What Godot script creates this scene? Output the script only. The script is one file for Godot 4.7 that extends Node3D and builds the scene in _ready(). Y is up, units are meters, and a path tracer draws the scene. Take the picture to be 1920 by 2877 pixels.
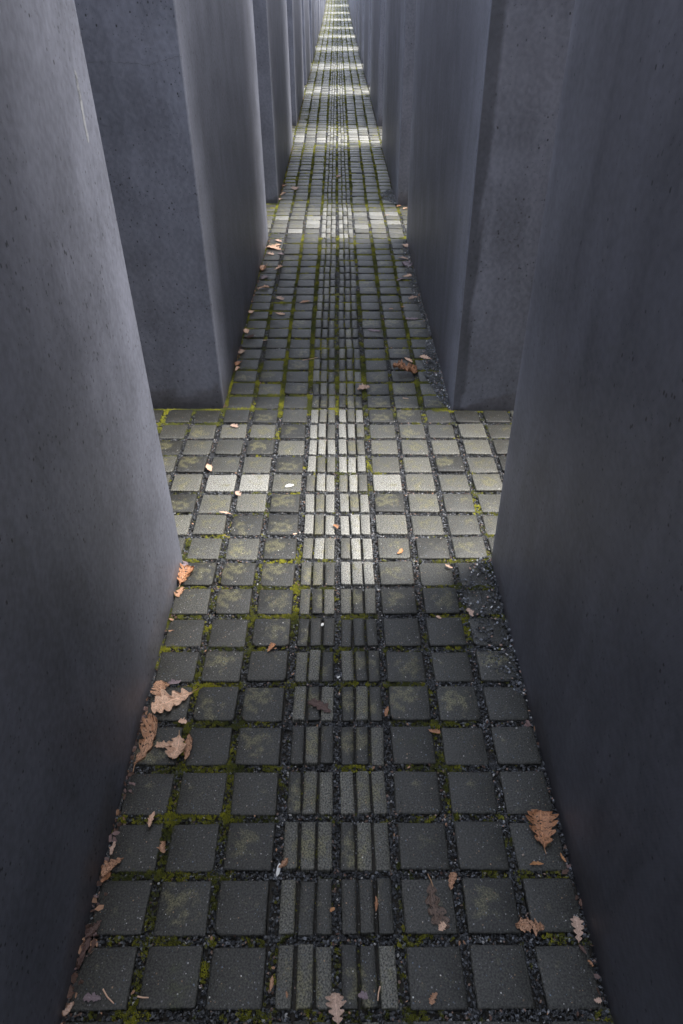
extends Node3D

# A narrow paved path between two rows of tall concrete stelae.
# x runs across the path, -z runs away along it; "d" is the distance along the path (d = -z).

const PITCH := 0.118929          # row pitch of the pavers
const COL := 0.11875             # column pitch
const D0 := 1.6172               # far corner of the first pair of stelae = a joint between two rows
const PERIOD := 3.33             # one stela and one crossing
const LEN := 2.38
const WID := 0.95

const PROFILE_D := [1.62, 2.57, 4.95, 5.90, 8.28, 9.23, 11.61, 12.56, 14.94, 15.89, 18.27, 19.22, 21.60, 22.55, 24.93, 25.88, 28.26, 29.21, 31.59, 32.54, 34.92, 35.87, 38.25, 44.0, 60.0, 90.0]
const PROFILE_H := [0.0, 0.007, 0.028, 0.024, 0.053, 0.095, 0.160, 0.178, 0.194, 0.215, 0.265, 0.292, 0.336, 0.353, 0.384, 0.400, 0.470, 0.500, 0.567, 0.600, 0.716, 0.769, 0.881, 1.10, 1.5, 1.8]

var rng := RandomNumberGenerator.new()
var M := {}
var used := {}
var lump: FastNoiseLite
var moss_noise: FastNoiseLite
var wander: FastNoiseLite


func _ready() -> void:
	rng.seed = 20417

	# ---- camera -------------------------------------------------------------------------
	var cam := Camera3D.new()
	cam.name = "camera"
	cam.fov = 72.86
	cam.near = 0.02
	cam.far = 600.0
	cam.position = Vector3(0.0019, 1.415, 0.0)
	cam.rotation = Vector3(-0.64974, -0.00682, 0.00297)
	add_child(cam)
	cam.current = true

	# ---- sky, sun, exposure ---------------------------------------------------------------
	var sky_mat := ProceduralSkyMaterial.new()
	sky_mat.sky_top_color = Color(0.71, 0.745, 0.81)
	sky_mat.sky_horizon_color = Color(0.80, 0.82, 0.86)
	sky_mat.sky_curve = 0.2
	sky_mat.ground_bottom_color = Color(0.20, 0.20, 0.20)
	sky_mat.ground_horizon_color = Color(0.55, 0.57, 0.60)
	sky_mat.sun_angle_max = 40.0
	var sky := Sky.new()
	sky.sky_material = sky_mat
	var env := Environment.new()
	env.background_mode = Environment.BG_SKY
	env.sky = sky
	env.background_energy_multiplier = 0.70
	env.tonemap_mode = Environment.TONE_MAPPER_LINEAR
	env.tonemap_exposure = 8.2
	env.sdfgi_enabled = true
	env.ssao_enabled = true
	env.ssil_enabled = true
	var we := WorldEnvironment.new()
	we.name = "world_environment"
	we.environment = env
	add_child(we)
	var sun := DirectionalLight3D.new()
	sun.name = "sun"
	sun.light_color = Color(1.0, 0.985, 0.965)
	sun.light_energy = 0.5
	sun.light_angular_distance = 30.0
	sun.shadow_enabled = true
	var elev := deg_to_rad(60.0)
	var from := Vector3(cos(elev), sin(elev), -cos(elev) * 0.16)   # from the right, along the crossings
	sun.look_at_from_position(from * 10.0, Vector3.ZERO, Vector3.UP)
	add_child(sun)

	# ---- materials, then large structure, then small things ---------------------------------
	lump = noise(3, 1.0, 3)
	moss_noise = noise(8, 1.0, 3)
	wander = noise(5, 1.0, 2)
	make_materials()
	build_ground()
	build_stelae()
	build_pavement()
	build_joints()
	build_leaves()
	build_small_things()


# ================================================================== helpers
func noise(s: int, f: float, oct: int) -> FastNoiseLite:
	var n := FastNoiseLite.new()
	n.noise_type = FastNoiseLite.TYPE_SIMPLEX_SMOOTH
	n.seed = s
	n.frequency = f
	n.fractal_type = FastNoiseLite.FRACTAL_FBM if oct > 1 else FastNoiseLite.FRACTAL_NONE
	n.fractal_octaves = oct
	return n


func numbered(called: String) -> String:
	var k: int = used.get(called, 0)
	used[called] = k + 1
	return called if k == 0 else "%s_%03d" % [called, k]


func thing(called: String, label: String, category: String, group := "") -> Node3D:
	var o := Node3D.new()
	o.name = numbered(called)
	add_child(o, true)
	tag(o, label, category, group)
	return o


func tag(o: Node3D, label: String, category := "", group := "", kind := "") -> void:
	if label:
		o.set_meta("label", label)
	if category:
		o.set_meta("category", category)
	if group:
		o.set_meta("group", group)
	if kind:
		o.set_meta("kind", kind)


func part(called: String, mesh: Mesh, mat: Material, parent: Node) -> MeshInstance3D:
	var o := MeshInstance3D.new()
	o.name = called
	o.mesh = mesh
	o.material_override = mat
	parent.add_child(o, true)
	return o


func ground_y(d: float) -> float:
	if d <= PROFILE_D[0]:
		return 0.0
	for i in range(1, PROFILE_D.size()):
		if d <= PROFILE_D[i]:
			var a: float = PROFILE_D[i - 1]
			var b: float = PROFILE_D[i]
			var t: float = (d - a) / (b - a)
			var s: float = lerpf(t, t * t * (3.0 - 2.0 * t), 0.35)
			return lerpf(PROFILE_H[i - 1], PROFILE_H[i], s)
	return PROFILE_H[-1]


func slope(d: float) -> float:
	return (ground_y(d + 0.15) - ground_y(d - 0.15)) / 0.3


func flat_basis(d: float) -> Basis:          # y up out of the sloping path, -z along it
	var fwd := Vector3(0, slope(d), -1).normalized()
	var up := Vector3.RIGHT.cross(fwd).normalized()
	return Basis(Vector3.RIGHT, up, -fwd)


func column_shift(x: float, d: float) -> float:      # the courses wander a little
	return 0.006 * wander.get_noise_2d(x * 3.0, d * 0.55) + 0.003 * wander.get_noise_2d(x * 9.0 + 40.0, d * 2.2)


func swarm(called: String, mesh: Mesh, mat: Material, where: Array, tints: PackedColorArray, label: String, category: String) -> void:
	var mm := MultiMesh.new()
	mm.transform_format = MultiMesh.TRANSFORM_3D
	mm.use_colors = true
	mm.mesh = mesh
	mm.instance_count = where.size()
	for i in where.size():
		mm.set_instance_transform(i, where[i])
		mm.set_instance_color(i, tints[i])
	var o := MultiMeshInstance3D.new()
	o.name = numbered(called)
	o.multimesh = mm
	o.material_override = mat
	add_child(o, true)
	tag(o, label, category, "", "stuff")


# ================================================================== materials
func lut(c: Color) -> PackedByteArray:         # 0..1023 -> factor 0..2 on a linear colour, stored as sRGB bytes
	var out := PackedByteArray()
	out.resize(1024 * 3)
	for i in 1024:
		var k := i / 512.0
		var s := Color(minf(c.r * k, 1.0), minf(c.g * k, 1.0), minf(c.b * k, 1.0)).linear_to_srgb()
		out[i * 3] = s.r8
		out[i * 3 + 1] = s.g8
		out[i * 3 + 2] = s.b8
	return out


func grey(n: int, f: float, s: int, oct: int, seamless := true, w := 0, h := 0) -> PackedByteArray:
	var fn := noise(s, f, oct)
	var im: Image
	var ww := w if w else n
	var hh := h if h else n
	if seamless:
		im = fn.get_seamless_image(ww, hh)
	else:
		im = fn.get_image(ww, hh)
	im.convert(Image.FORMAT_L8)
	if ww != n or hh != n:
		im.resize(n, n, Image.INTERPOLATE_CUBIC)
	return im.get_data()


func concrete_texture(n: int, c: Color, s: int, pores: int, streaks: float) -> Array:
	var mottle := grey(n, 0.008, s, 5)
	var fine := grey(n, 0.09, s + 1, 3)
	var streak := grey(n, 0.022, s + 2, 3, true, n, n / 14)
	var table := lut(c)
	var data := PackedByteArray()
	data.resize(n * n * 3)
	var at := 0
	for i in n * n:
		var k := 512.0 * (1.0 + (mottle[i] - 128) * 0.0016 + (fine[i] - 128) * 0.0015 + (streak[i] - 128) * streaks + ((i * 7919 + (i >> 5) * 104729) % 97 - 48) * 0.0016)
		var q := clampi(int(k), 0, 1023) * 3
		data[at] = table[q]
		data[at + 1] = table[q + 1]
		data[at + 2] = table[q + 2]
		at += 3
	var im := Image.create_from_data(n, n, false, Image.FORMAT_RGB8, data)
	# bugholes: small pits that the formwork left
	var r := RandomNumberGenerator.new()
	r.seed = s * 77 + 5
	for i in pores:
		var cx := r.randi_range(3, n - 4)
		var cy := r.randi_range(3, n - 4)
		if moss_noise.get_noise_2d(cx * 0.004, cy * 0.004 + s) < r.randf_range(-0.5, 0.35):
			continue
		var big := r.randf() < 0.2
		var depth := r.randf_range(0.30, 0.75)
		var hgt := 1 if not big else r.randi_range(2, 3)
		var wdt := 1 if not big else 2
		for yy in hgt:
			for xx in wdt:
				var p := im.get_pixel(cx + xx, cy + yy)
				im.set_pixel(cx + xx, cy + yy, Color(p.r * depth, p.g * depth, p.b * depth))
	# a few pale wisps where something rubbed along the face
	for i in 26:
		var px := r.randf_range(20, n - 60)
		var py := r.randf_range(20, n - 130)
		var dx := r.randf_range(-0.25, 0.25)
		var gain := r.randf_range(1.02, 1.09)
		for j in r.randi_range(30, 110):
			var p2 := im.get_pixel(int(px), int(py))
			im.set_pixel(int(px), int(py), Color(minf(p2.r * gain, 1), minf(p2.g * gain, 1), minf(p2.b * gain, 1)))
			px = clampf(px + dx, 1, n - 2)
			py += 1.0
	var bump := Image.create_from_data(n, n, false, Image.FORMAT_L8, fine)
	bump.resize(n / 2, n / 2)
	bump.convert(Image.FORMAT_RGBA8)
	bump.bump_map_to_normal_map(1.2)
	return [ImageTexture.create_from_image(im), ImageTexture.create_from_image(bump)]


func paver_textures() -> Array:
	var cell := 176
	var n := cell * 8
	var speck := grey(n, 0.30, 31, 2, false)
	var cloudy := grey(n, 0.017, 32, 4, false)
	var grit := grey(n, 0.11, 36, 2, false)
	var data := PackedByteArray()
	data.resize(n * n * 3)
	var r := RandomNumberGenerator.new()
	r.seed = 991
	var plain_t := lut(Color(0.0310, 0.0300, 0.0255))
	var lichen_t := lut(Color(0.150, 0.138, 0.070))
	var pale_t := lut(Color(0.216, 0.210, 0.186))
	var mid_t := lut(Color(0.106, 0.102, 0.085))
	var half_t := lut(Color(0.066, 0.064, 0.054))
	var algae_t := lut(Color(0.030, 0.034, 0.014))
	for cy in 8:
		for cx in 8:
			var base_t := plain_t
			var over_t := lichen_t
			var tone := r.randf_range(0.76, 1.28)
			var reach := r.randf_range(0.0, 0.12)         # how far the lichen spreads
			if cy == 2:
				base_t = half_t
				tone = 0.78 + 0.06 * cx
				reach = r.randf_range(0.05, 0.65)
			elif cy == 3:
				over_t = algae_t
				reach = r.randf_range(0.25, 0.5)
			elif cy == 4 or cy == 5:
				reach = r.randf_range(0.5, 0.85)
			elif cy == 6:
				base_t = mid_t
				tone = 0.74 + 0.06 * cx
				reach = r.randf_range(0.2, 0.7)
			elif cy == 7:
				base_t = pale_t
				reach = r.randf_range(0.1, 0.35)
			var worn := r.randf_range(0.0, 0.35)
			var ox := r.randf_range(0.3, 0.7) * cell
			var oy := r.randf_range(0.3, 0.7) * cell
			for y in cell:
				var row := (cy * cell + y) * n + cx * cell
				for x in cell:
					var i := row + x
					var g := 0.22 + speck[i] * 0.0050 + (grit[i] - 128) * 0.0080
					if speck[i] > 196 and grit[i] > 120:
						g += 0.75
					var dx := (x - ox) / cell
					var dy := (y - oy) / cell
					var m := (cloudy[i] - 140) * 0.0075 + reach * 1.25 - (dx * dx + dy * dy) * 4.0
					m = clampf(m, 0.0, 1.0)
					m = m * m * (3.0 - 2.0 * m) * 0.72 * (0.65 + 0.0027 * speck[i])
					var e := mini(mini(x, y), mini(cell - 1 - x, cell - 1 - y))
					if e < 9:
						g *= 1.0 + worn * (9 - e) / 9.0
					var q := clampi(int(512.0 * g * tone), 0, 1023) * 3
					var a := i * 3
					data[a] = int(base_t[q] * (1.0 - m) + over_t[q] * m)
					data[a + 1] = int(base_t[q + 1] * (1.0 - m) + over_t[q + 1] * m)
					data[a + 2] = int(base_t[q + 2] * (1.0 - m) + over_t[q + 2] * m)
			# scattered light and rusty grains of aggregate
			for k in 64:
				var gx := cx * cell + r.randi_range(3, cell - 9)
				var gy := cy * cell + r.randi_range(3, cell - 9)
				var pick := r.randf()
				var gc := Color(0.52, 0.52, 0.53) if pick < 0.5 else (Color(0.38, 0.44, 0.50) if pick < 0.75 else (Color(0.62, 0.50, 0.38) if pick < 0.92 else Color(0.85, 0.84, 0.82)))
				var sz := 3 if r.randf() < 0.75 else r.randi_range(4, 5)
				var f := r.randf_range(0.5, 1.0)
				for yy in sz:
					for xx in (sz if r.randf() < 0.6 else sz - 1):
						var b := ((gy + yy) * n + gx + xx) * 3
						data[b] = int(gc.r8 * f)
						data[b + 1] = int(gc.g8 * f)
						data[b + 2] = int(gc.b8 * f)
	var im := Image.create_from_data(n, n, false, Image.FORMAT_RGB8, data)
	var bump := Image.create_from_data(n, n, false, Image.FORMAT_L8, speck)
	bump.convert(Image.FORMAT_RGBA8)
	bump.bump_map_to_normal_map(2.0)
	return [ImageTexture.create_from_image(im), ImageTexture.create_from_image(bump)]


func leaf_texture(spotted: float, s: int) -> ImageTexture:
	var w := 128
	var h := 256
	var blot := noise(s, 0.03, 4)
	var fine := noise(s + 1, 0.16, 2)
	var im := Image.create(w, h, false, Image.FORMAT_RGB8)
	for y in h:
		var t := float(y) / h
		for x in w:
			var sd := (float(x) / w - 0.5) * 2.0
			var g := 0.86 + 0.16 * fine.get_noise_2d(x, y) + 0.12 * blot.get_noise_2d(x, y)
			if absf(sd) < 0.045:
				g = 1.12
			else:
				var v := absf(fposmod((t - absf(sd) * 0.22) * 9.0, 1.0) - 0.5)
				if v < 0.045:
					g *= 1.12
				elif v < 0.12:
					g *= 0.92
			var spot := blot.get_noise_2d(x * 1.7 + 300.0, y * 1.7)
			var dark := clampf((spot - 0.42 + spotted) * 3.0, 0.0, 0.85)
			g = clampf(g * (1.0 - dark), 0.04, 1.0)
			im.set_pixel(x, y, Color(g, g * (1.0 - 0.08 * dark), g * (1.0 - 0.1 * dark)))
	return ImageTexture.create_from_image(im)


func standard(rough: float) -> StandardMaterial3D:
	var m := StandardMaterial3D.new()
	m.roughness = rough
	return m


func lin(r: float, g: float, b: float) -> Color:
	return Color(r, g, b).linear_to_srgb()


func make_materials() -> void:
	var a := concrete_texture(1152, Color(0.141, 0.147, 0.181), 61, 17000, 0.0009)
	var b := concrete_texture(1152, Color(0.137, 0.142, 0.173), 90, 8000, 0.0012)
	for k in [["concrete_pitted", a], ["concrete_smooth", b]]:
		var m := standard(0.54)
		m.albedo_texture = k[1][0]
		m.normal_enabled = true
		m.normal_texture = k[1][1]
		m.normal_scale = 0.12
		m.vertex_color_use_as_albedo = true
		M[k[0]] = m
	var p := paver_textures()
	var pm := standard(0.50)
	pm.albedo_texture = p[0]
	pm.normal_enabled = true
	pm.normal_texture = p[1]
	pm.normal_scale = 0.7
	M["paver"] = pm
	var soil := standard(0.9)
	soil.albedo_color = lin(0.020, 0.017, 0.013)
	M["soil"] = soil
	var st := standard(0.48)
	st.vertex_color_use_as_albedo = true
	M["stone"] = st
	var mo := standard(0.85)
	mo.vertex_color_use_as_albedo = true
	mo.backlight_enabled = true
	mo.backlight = Color(0.25, 0.3, 0.05)
	M["moss"] = mo
	var cr := standard(0.9)
	cr.albedo_color = lin(0.085, 0.083, 0.088)
	M["crack"] = cr
	var hl := standard(0.8)
	hl.albedo_color = lin(0.12, 0.122, 0.138)
	M["hairline"] = hl
	var lime := standard(0.8)
	lime.albedo_color = lin(0.23, 0.235, 0.25)
	M["lime"] = lime
	var dr := standard(0.7)
	dr.albedo_color = lin(0.78, 0.77, 0.74)
	M["dropping"] = dr
	var clean := leaf_texture(0.0, 11)
	var spotty := leaf_texture(0.20, 23)
	var tones := {
		"tan": Color(0.85, 0.55, 0.385), "mottled": Color(0.58, 0.32, 0.19), "rust": Color(0.52, 0.245, 0.12), "orange": Color(0.56, 0.26, 0.10), "pink": Color(0.63, 0.43, 0.33),
		"purple": Color(0.27, 0.20, 0.22), "dark": Color(0.115, 0.062, 0.050), "thin": Color(0.155, 0.098, 0.070),
	}
	for t in tones:
		var lm := standard(0.58)
		lm.albedo_color = tones[t].linear_to_srgb()
		lm.albedo_texture = spotty if t in ["mottled", "rust", "thin"] else clean
		lm.cull_mode = BaseMaterial3D.CULL_DISABLED
		lm.backlight_enabled = true
		lm.backlight = Color(0.25, 0.2, 0.15)
		M["leaf_" + t] = lm
	var stalk := standard(0.7)
	stalk.albedo_color = lin(0.42, 0.25, 0.14)
	M["stalk"] = stalk
	var crumb := standard(0.8)
	crumb.vertex_color_use_as_albedo = true
	crumb.cull_mode = BaseMaterial3D.CULL_DISABLED
	M["crumb"] = crumb


# ================================================================== ground
func build_ground() -> void:
	var st := SurfaceTool.new()
	st.begin(Mesh.PRIMITIVE_TRIANGLES)
	var ds := [-60.0, -20.0, -6.0]
	var d := -2.0
	while d < 60.0:
		ds.append(d)
		d += 0.25
	ds.append_array([65.0, 75.0, 90.0, 140.0, 300.0])
	var xs := [-160.0, -20.0, -2.0, 2.0, 20.0, 160.0]
	for dd in ds:
		for x in xs:
			st.set_uv(Vector2(x, dd))
			st.add_vertex(Vector3(x, ground_y(dd) - 0.016, -dd))
	var w := xs.size()
	for i in ds.size() - 1:
		for j in w - 1:
			var k := i * w + j
			for q in [k, k + w, k + w + 1, k, k + w + 1, k + 1]:
				st.add_index(q)
	st.generate_normals()
	var o := part("ground", st.commit(), M["soil"], self)
	tag(o, "dark soil bed under the paving", "", "", "structure")


# ================================================================== stelae
func stela_mesh(height: float, s: int, stain_or_light: String, fine: bool) -> ArrayMesh:
	var rad := 0.007
	var hx := WID / 2.0
	var hz := LEN / 2.0
	var ring := []            # [x, z, nx, nz, u, side, distance from the start of the side, distance from its end]
	var corners := [Vector2(-hx, hz), Vector2(hx, hz), Vector2(hx, -hz), Vector2(-hx, -hz)]
	var u := 0.0
	for side in 4:
		var a: Vector2 = corners[side]
		var b: Vector2 = corners[(side + 1) % 4]
		var dir := (b - a).normalized()
		var nor := Vector2(-dir.y, dir.x)
		if side == 0:
			nor = Vector2(0, 1)
		elif side == 1:
			nor = Vector2(1, 0)
		elif side == 2:
			nor = Vector2(0, -1)
		else:
			nor = Vector2(-1, 0)
		var length := a.distance_to(b)
		var stops := [rad, 0.018, 0.03, 0.042, 0.056, 0.075]
		var count := (int(length / 0.09) if fine else int(length / 0.25))
		for i in range(1, count):
			stops.append(lerpf(0.075, length - 0.075, float(i) / count))
		stops.append_array([length - 0.075, length - 0.056, length - 0.042, length - 0.03, length - 0.018, length - rad])
		for t in stops:
			var p: Vector2 = a + dir * t
			ring.append([p.x, p.y, nor.x, nor.y, u + t, side, t, length - t])
		# the arris, slightly rounded
		var c := b - dir * rad - nor * rad
		for k in [0.33, 0.67]:
			var n2 := (nor * cos(k * PI / 2) + dir * sin(k * PI / 2)).normalized()
			var q := c + n2 * rad
			ring.append([q.x, q.y, n2.x, n2.y, u + length, side, length, 0.0])
		u += length
	var ys := [-0.35, -0.02, 0.0, 0.015, 0.03, 0.045, 0.06, 0.08, 0.11, 0.15]
	var y := 0.2
	while y < height - 0.05:
		ys.append(y)
		y += 0.12 if fine else 0.4
	ys.append(height - rad)
	var vs := PackedVector3Array()
	var ns := PackedVector3Array()
	var uvs := PackedVector2Array()
	var cs := PackedColorArray()
	var ix := PackedInt32Array()
	var uo := fposmod(s * 0.377, 1.0)
	var vo := fposmod(s * 0.613, 1.0)
	var w := ring.size()
	for yy in ys:
		for p in ring:
			vs.append(Vector3(p[0], yy, p[1]))
			ns.append(Vector3(p[2], 0, p[3]))
			uvs.append(Vector2(p[4] / 2.4 + uo, -yy / 2.4 + vo))
			cs.append(stela_tint(p, yy, s, stain_or_light))
	for i in ys.size() - 1:
		for j in w:
			var k := (j + 1) % w
			var a0 := i * w + j
			var a1 := i * w + k
			var b0 := a0 + w
			var b1 := a1 + w
			ix.append_array(PackedInt32Array([a0, b0, b1, a0, b1, a1]))
	# top: a chamfer ring and the flat cap
	var first := vs.size()
	for p in ring:
		vs.append(Vector3(p[0] - p[2] * rad, height, p[1] - p[3] * rad))
		ns.append(Vector3(0, 1, 0))
		uvs.append(Vector2(p[0] / 2.4, p[1] / 2.4))
		cs.append(Color(0.95, 0.95, 0.95))
	vs.append(Vector3(0, height, 0))
	ns.append(Vector3(0, 1, 0))
	uvs.append(Vector2.ZERO)
	cs.append(Color(0.95, 0.95, 0.95))
	var last := (ys.size() - 1) * w
	for j in w:
		var k := (j + 1) % w
		ix.append_array(PackedInt32Array([last + j, first + j, first + k, last + j, first + k, last + k]))
		ix.append_array(PackedInt32Array([first + j, first + w, first + k]))
	var arr := []
	arr.resize(Mesh.ARRAY_MAX)
	arr[Mesh.ARRAY_VERTEX] = vs
	arr[Mesh.ARRAY_NORMAL] = ns
	arr[Mesh.ARRAY_TEX_UV] = uvs
	arr[Mesh.ARRAY_COLOR] = cs
	arr[Mesh.ARRAY_INDEX] = ix
	var m := ArrayMesh.new()
	m.add_surface_from_arrays(Mesh.PRIMITIVE_TRIANGLES, arr)
	return m


func stela_tint(p: Array, y: float, s: int, stain_or_light: String) -> Color:
	var c := 1.0 + 0.12 * lump.get_noise_3d(p[4] * 1.1, y * 0.38, s * 7.3) + 0.075 * lump.get_noise_3d(p[4] * 6.0 + 90.0, y * 0.5, s * 3.1)
	var warm := 0.035 * lump.get_noise_3d(p[4] * 0.8 + 30.0, y * 0.8, s * 5.7)
	# side light painted into the colour: long faces lighter, ends darker
	if stain_or_light != "dark":
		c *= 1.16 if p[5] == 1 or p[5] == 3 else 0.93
	# a paler strip along the path-side arrises: formwork mark plus painted edge highlight
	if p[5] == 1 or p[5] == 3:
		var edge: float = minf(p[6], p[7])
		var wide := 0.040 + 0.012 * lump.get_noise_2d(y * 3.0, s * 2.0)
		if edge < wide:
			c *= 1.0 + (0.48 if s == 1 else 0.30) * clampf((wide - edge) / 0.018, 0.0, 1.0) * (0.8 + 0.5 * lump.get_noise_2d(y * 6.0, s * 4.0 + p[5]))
	# a dark run of dirt down the arris of one block
	if stain_or_light == "dark_arris" and p[5] == 0 and p[6] < 0.046 + 0.012 * lump.get_noise_2d(y * 5.0, 3.0):
		c *= 0.48 + 0.1 * lump.get_noise_2d(y * 7.0, 8.0)
	if stain_or_light == "dark":
		c *= 0.74  # shade on the nearest right stela, painted as a darker tone
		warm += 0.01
	elif stain_or_light == "far_light_tint":
		c *= 1.22  # far stelae tinted paler, distance haze and sky light painted in
	# splashed dirt and a trace of algae at the foot
	var splash := 0.055 + 0.10 * lump.get_noise_2d(p[4] * 4.0, s * 9.0)
	if y < splash:
		c *= 0.50 + 0.28 * clampf(y / maxf(splash, 0.01), 0.0, 1.0)
		warm += 0.05
	return Color(c * (1.0 + warm), c, c * (1.0 - warm))


func ribbon(points: Array, width: float) -> ArrayMesh:      # a hairline that follows points in the x-y plane
	var st := SurfaceTool.new()
	st.begin(Mesh.PRIMITIVE_TRIANGLES)
	var r := RandomNumberGenerator.new()
	r.seed = points.size() * 31 + 7
	var line: Array[Vector2] = []
	for i in points.size() - 1:
		for k in 9:
			var q: Vector2 = points[i].lerp(points[i + 1], k / 9.0)
			line.append(q + Vector2(r.randf_range(-1, 1), r.randf_range(-1, 1)) * 0.0028)
	line.append(points[-1])
	for i in line.size() - 1:
		var a := line[i]
		var b := line[i + 1]
		var n := (b - a).orthogonal().normalized() * width * r.randf_range(0.3, 0.7)
		var q := [Vector3(a.x - n.x, a.y - n.y, 0), Vector3(a.x + n.x, a.y + n.y, 0), Vector3(b.x + n.x, b.y + n.y, 0), Vector3(b.x - n.x, b.y - n.y, 0)]
		for k in [0, 2, 1, 0, 3, 2]:
			st.set_normal(Vector3(0, 0, 1))
			st.add_vertex(q[k])
	return st.commit()


func build_stelae() -> void:
	var words := ["", "nearest", "second", "third", "fourth", "fifth", "sixth", "seventh", "eighth", "ninth", "tenth", "eleventh", "twelfth", "thirteenth", "fourteenth"]
	var left_look := ["", "pitted grey concrete stela with a pale far arris, nearest on the left", "concrete stela with a hairline crack across its front, second on the left", "smooth streaked concrete stela, third on the left side of the path"]
	var right_look := ["", "tall dark smooth concrete stela, nearest on the right", "concrete stela with a dark stained front arris, second on the right", "bluish streaked concrete stela, third on the right side of the path"]
	for n in range(-1, 15):
		for side in [-1, 1]:
			var d := D0 + (n - 1) * PERIOD - LEN / 2.0
			var h: float = clampf(3.5 - 0.33 * maxf(n - 2.5, 0.0), 1.1, 3.5) + 0.15 * sin(n * 2.1 + side)
			var label: String
			if n < 1:
				label = "concrete stela beside the path %s behind the camera, on the %s" % ["just" if n == 0 else "well", "left" if side < 0 else "right"]
			elif n < 4:
				label = (left_look if side < 0 else right_look)[n]
			else:
				label = "grey concrete stela, %s in the row along the %s of the path" % [words[n], "left" if side < 0 else "right"]
			var dz := 0.0
			var lean := -0.4 + 0.35 * sin(n * 3.7 + side * 1.3)
			if n == 1:
				lean = -0.53 if side < 0 else -1.12
			elif n == 2:
				lean = -0.45 if side < 0 else -0.85
				dz = 0.02 * side
			elif n == 3:
				dz = 0.05 * side
			one_stela(label, side * WID, d - dz, h, lean, n * 2 + side, n >= 1 and n < 5, "dark_arris" if n == 2 and side > 0 else ("dark" if n == 1 and side > 0 else ("far_light_tint" if n > 3 else "")), "concrete_pitted" if side < 0 and n < 3 else "concrete_smooth")
	# the next rows out, which close the sides of the crossings
	for n in range(1, 4):
		for side in [-1, 1]:
			var d := D0 + (n - 1) * PERIOD - LEN / 2.0
			one_stela("concrete stela one row out from the path, behind the %s stela on the %s" % [words[n], "left" if side < 0 else "right"], side * WID * 3.0, d, 3.4, 0.2 * side, 40 + n * 2 + side, false, "", "concrete_smooth")


func one_stela(label: String, x: float, d: float, h: float, lean: float, s: int, fine: bool, stain_or_light: String, mat: String) -> void:
	var t := thing("concrete_stela", label, "stela", "concrete stelae in rows")
	t.position = Vector3(x, ground_y(d) - 0.004, -d)
	# it leans about the foot of its path-side arris
	var pivot := -signf(x) * WID / 2.0
	t.rotation = Vector3(deg_to_rad(0.12 * sin(s * 1.9)), 0, -deg_to_rad(lean))
	t.position.x += pivot - pivot * cos(t.rotation.z)
	t.position.y -= pivot * sin(t.rotation.z)
	part("block", stela_mesh(h, s, stain_or_light, fine), M[mat], t)
	if s == 3 and x < 0:
		# second stela on the left: the crack across its front with two runs below it
		var inv := t.transform.affine_inverse()
		for crack in [[[-0.90, 1.222], [-0.769, 1.22], [-0.717, 1.221], [-0.656, 1.219], [-0.596, 1.212], [-0.574, 1.216], [-0.532, 1.23], [-0.482, 1.237]], [[-0.715, 1.219], [-0.721, 1.167], [-0.711, 1.124], [-0.661, 1.052]], [[-0.581, 1.209], [-0.579, 1.162], [-0.573, 1.10]]]:
			var pts := []
			for p in crack:
				var q: Vector3 = inv * Vector3(p[0], p[1], -2.55)
				pts.append(Vector2(q.x, q.y))
			var main: bool = pts.size() > 5
			var c := part("crack", ribbon(pts, 0.0007 if main else 0.0005), M["crack"] if main else M["hairline"], t)
			c.position.z = LEN / 2.0 + 0.0006


	if s == 1 and x < 0:
		# nearest on the left: a pale lime run near the far arris
		var c := part("lime_run", ribbon([Vector2(1.104, 1.285), Vector2(1.103, 1.262), Vector2(1.101, 1.24), Vector2(1.098, 1.17)], 0.011), M["lime"], t)
		c.position.x = WID / 2.0 + 0.0006
		c.rotation.y = PI / 2.0


# ================================================================== pavement
func paver_uv(p: Vector3, hx: float, hz: float, cx: float, cy: float, third: int) -> Vector2:
	var a := clampf(p.x / (2.0 * hx) + 0.5, 0.01, 0.99)
	var b := clampf(p.z / (2.0 * hz) + 0.5, 0.01, 0.99)
	if third >= 0:
		a = (third + a) / 3.0
	return Vector2(cx + a / 8.0, cy + b / 8.0)


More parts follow.
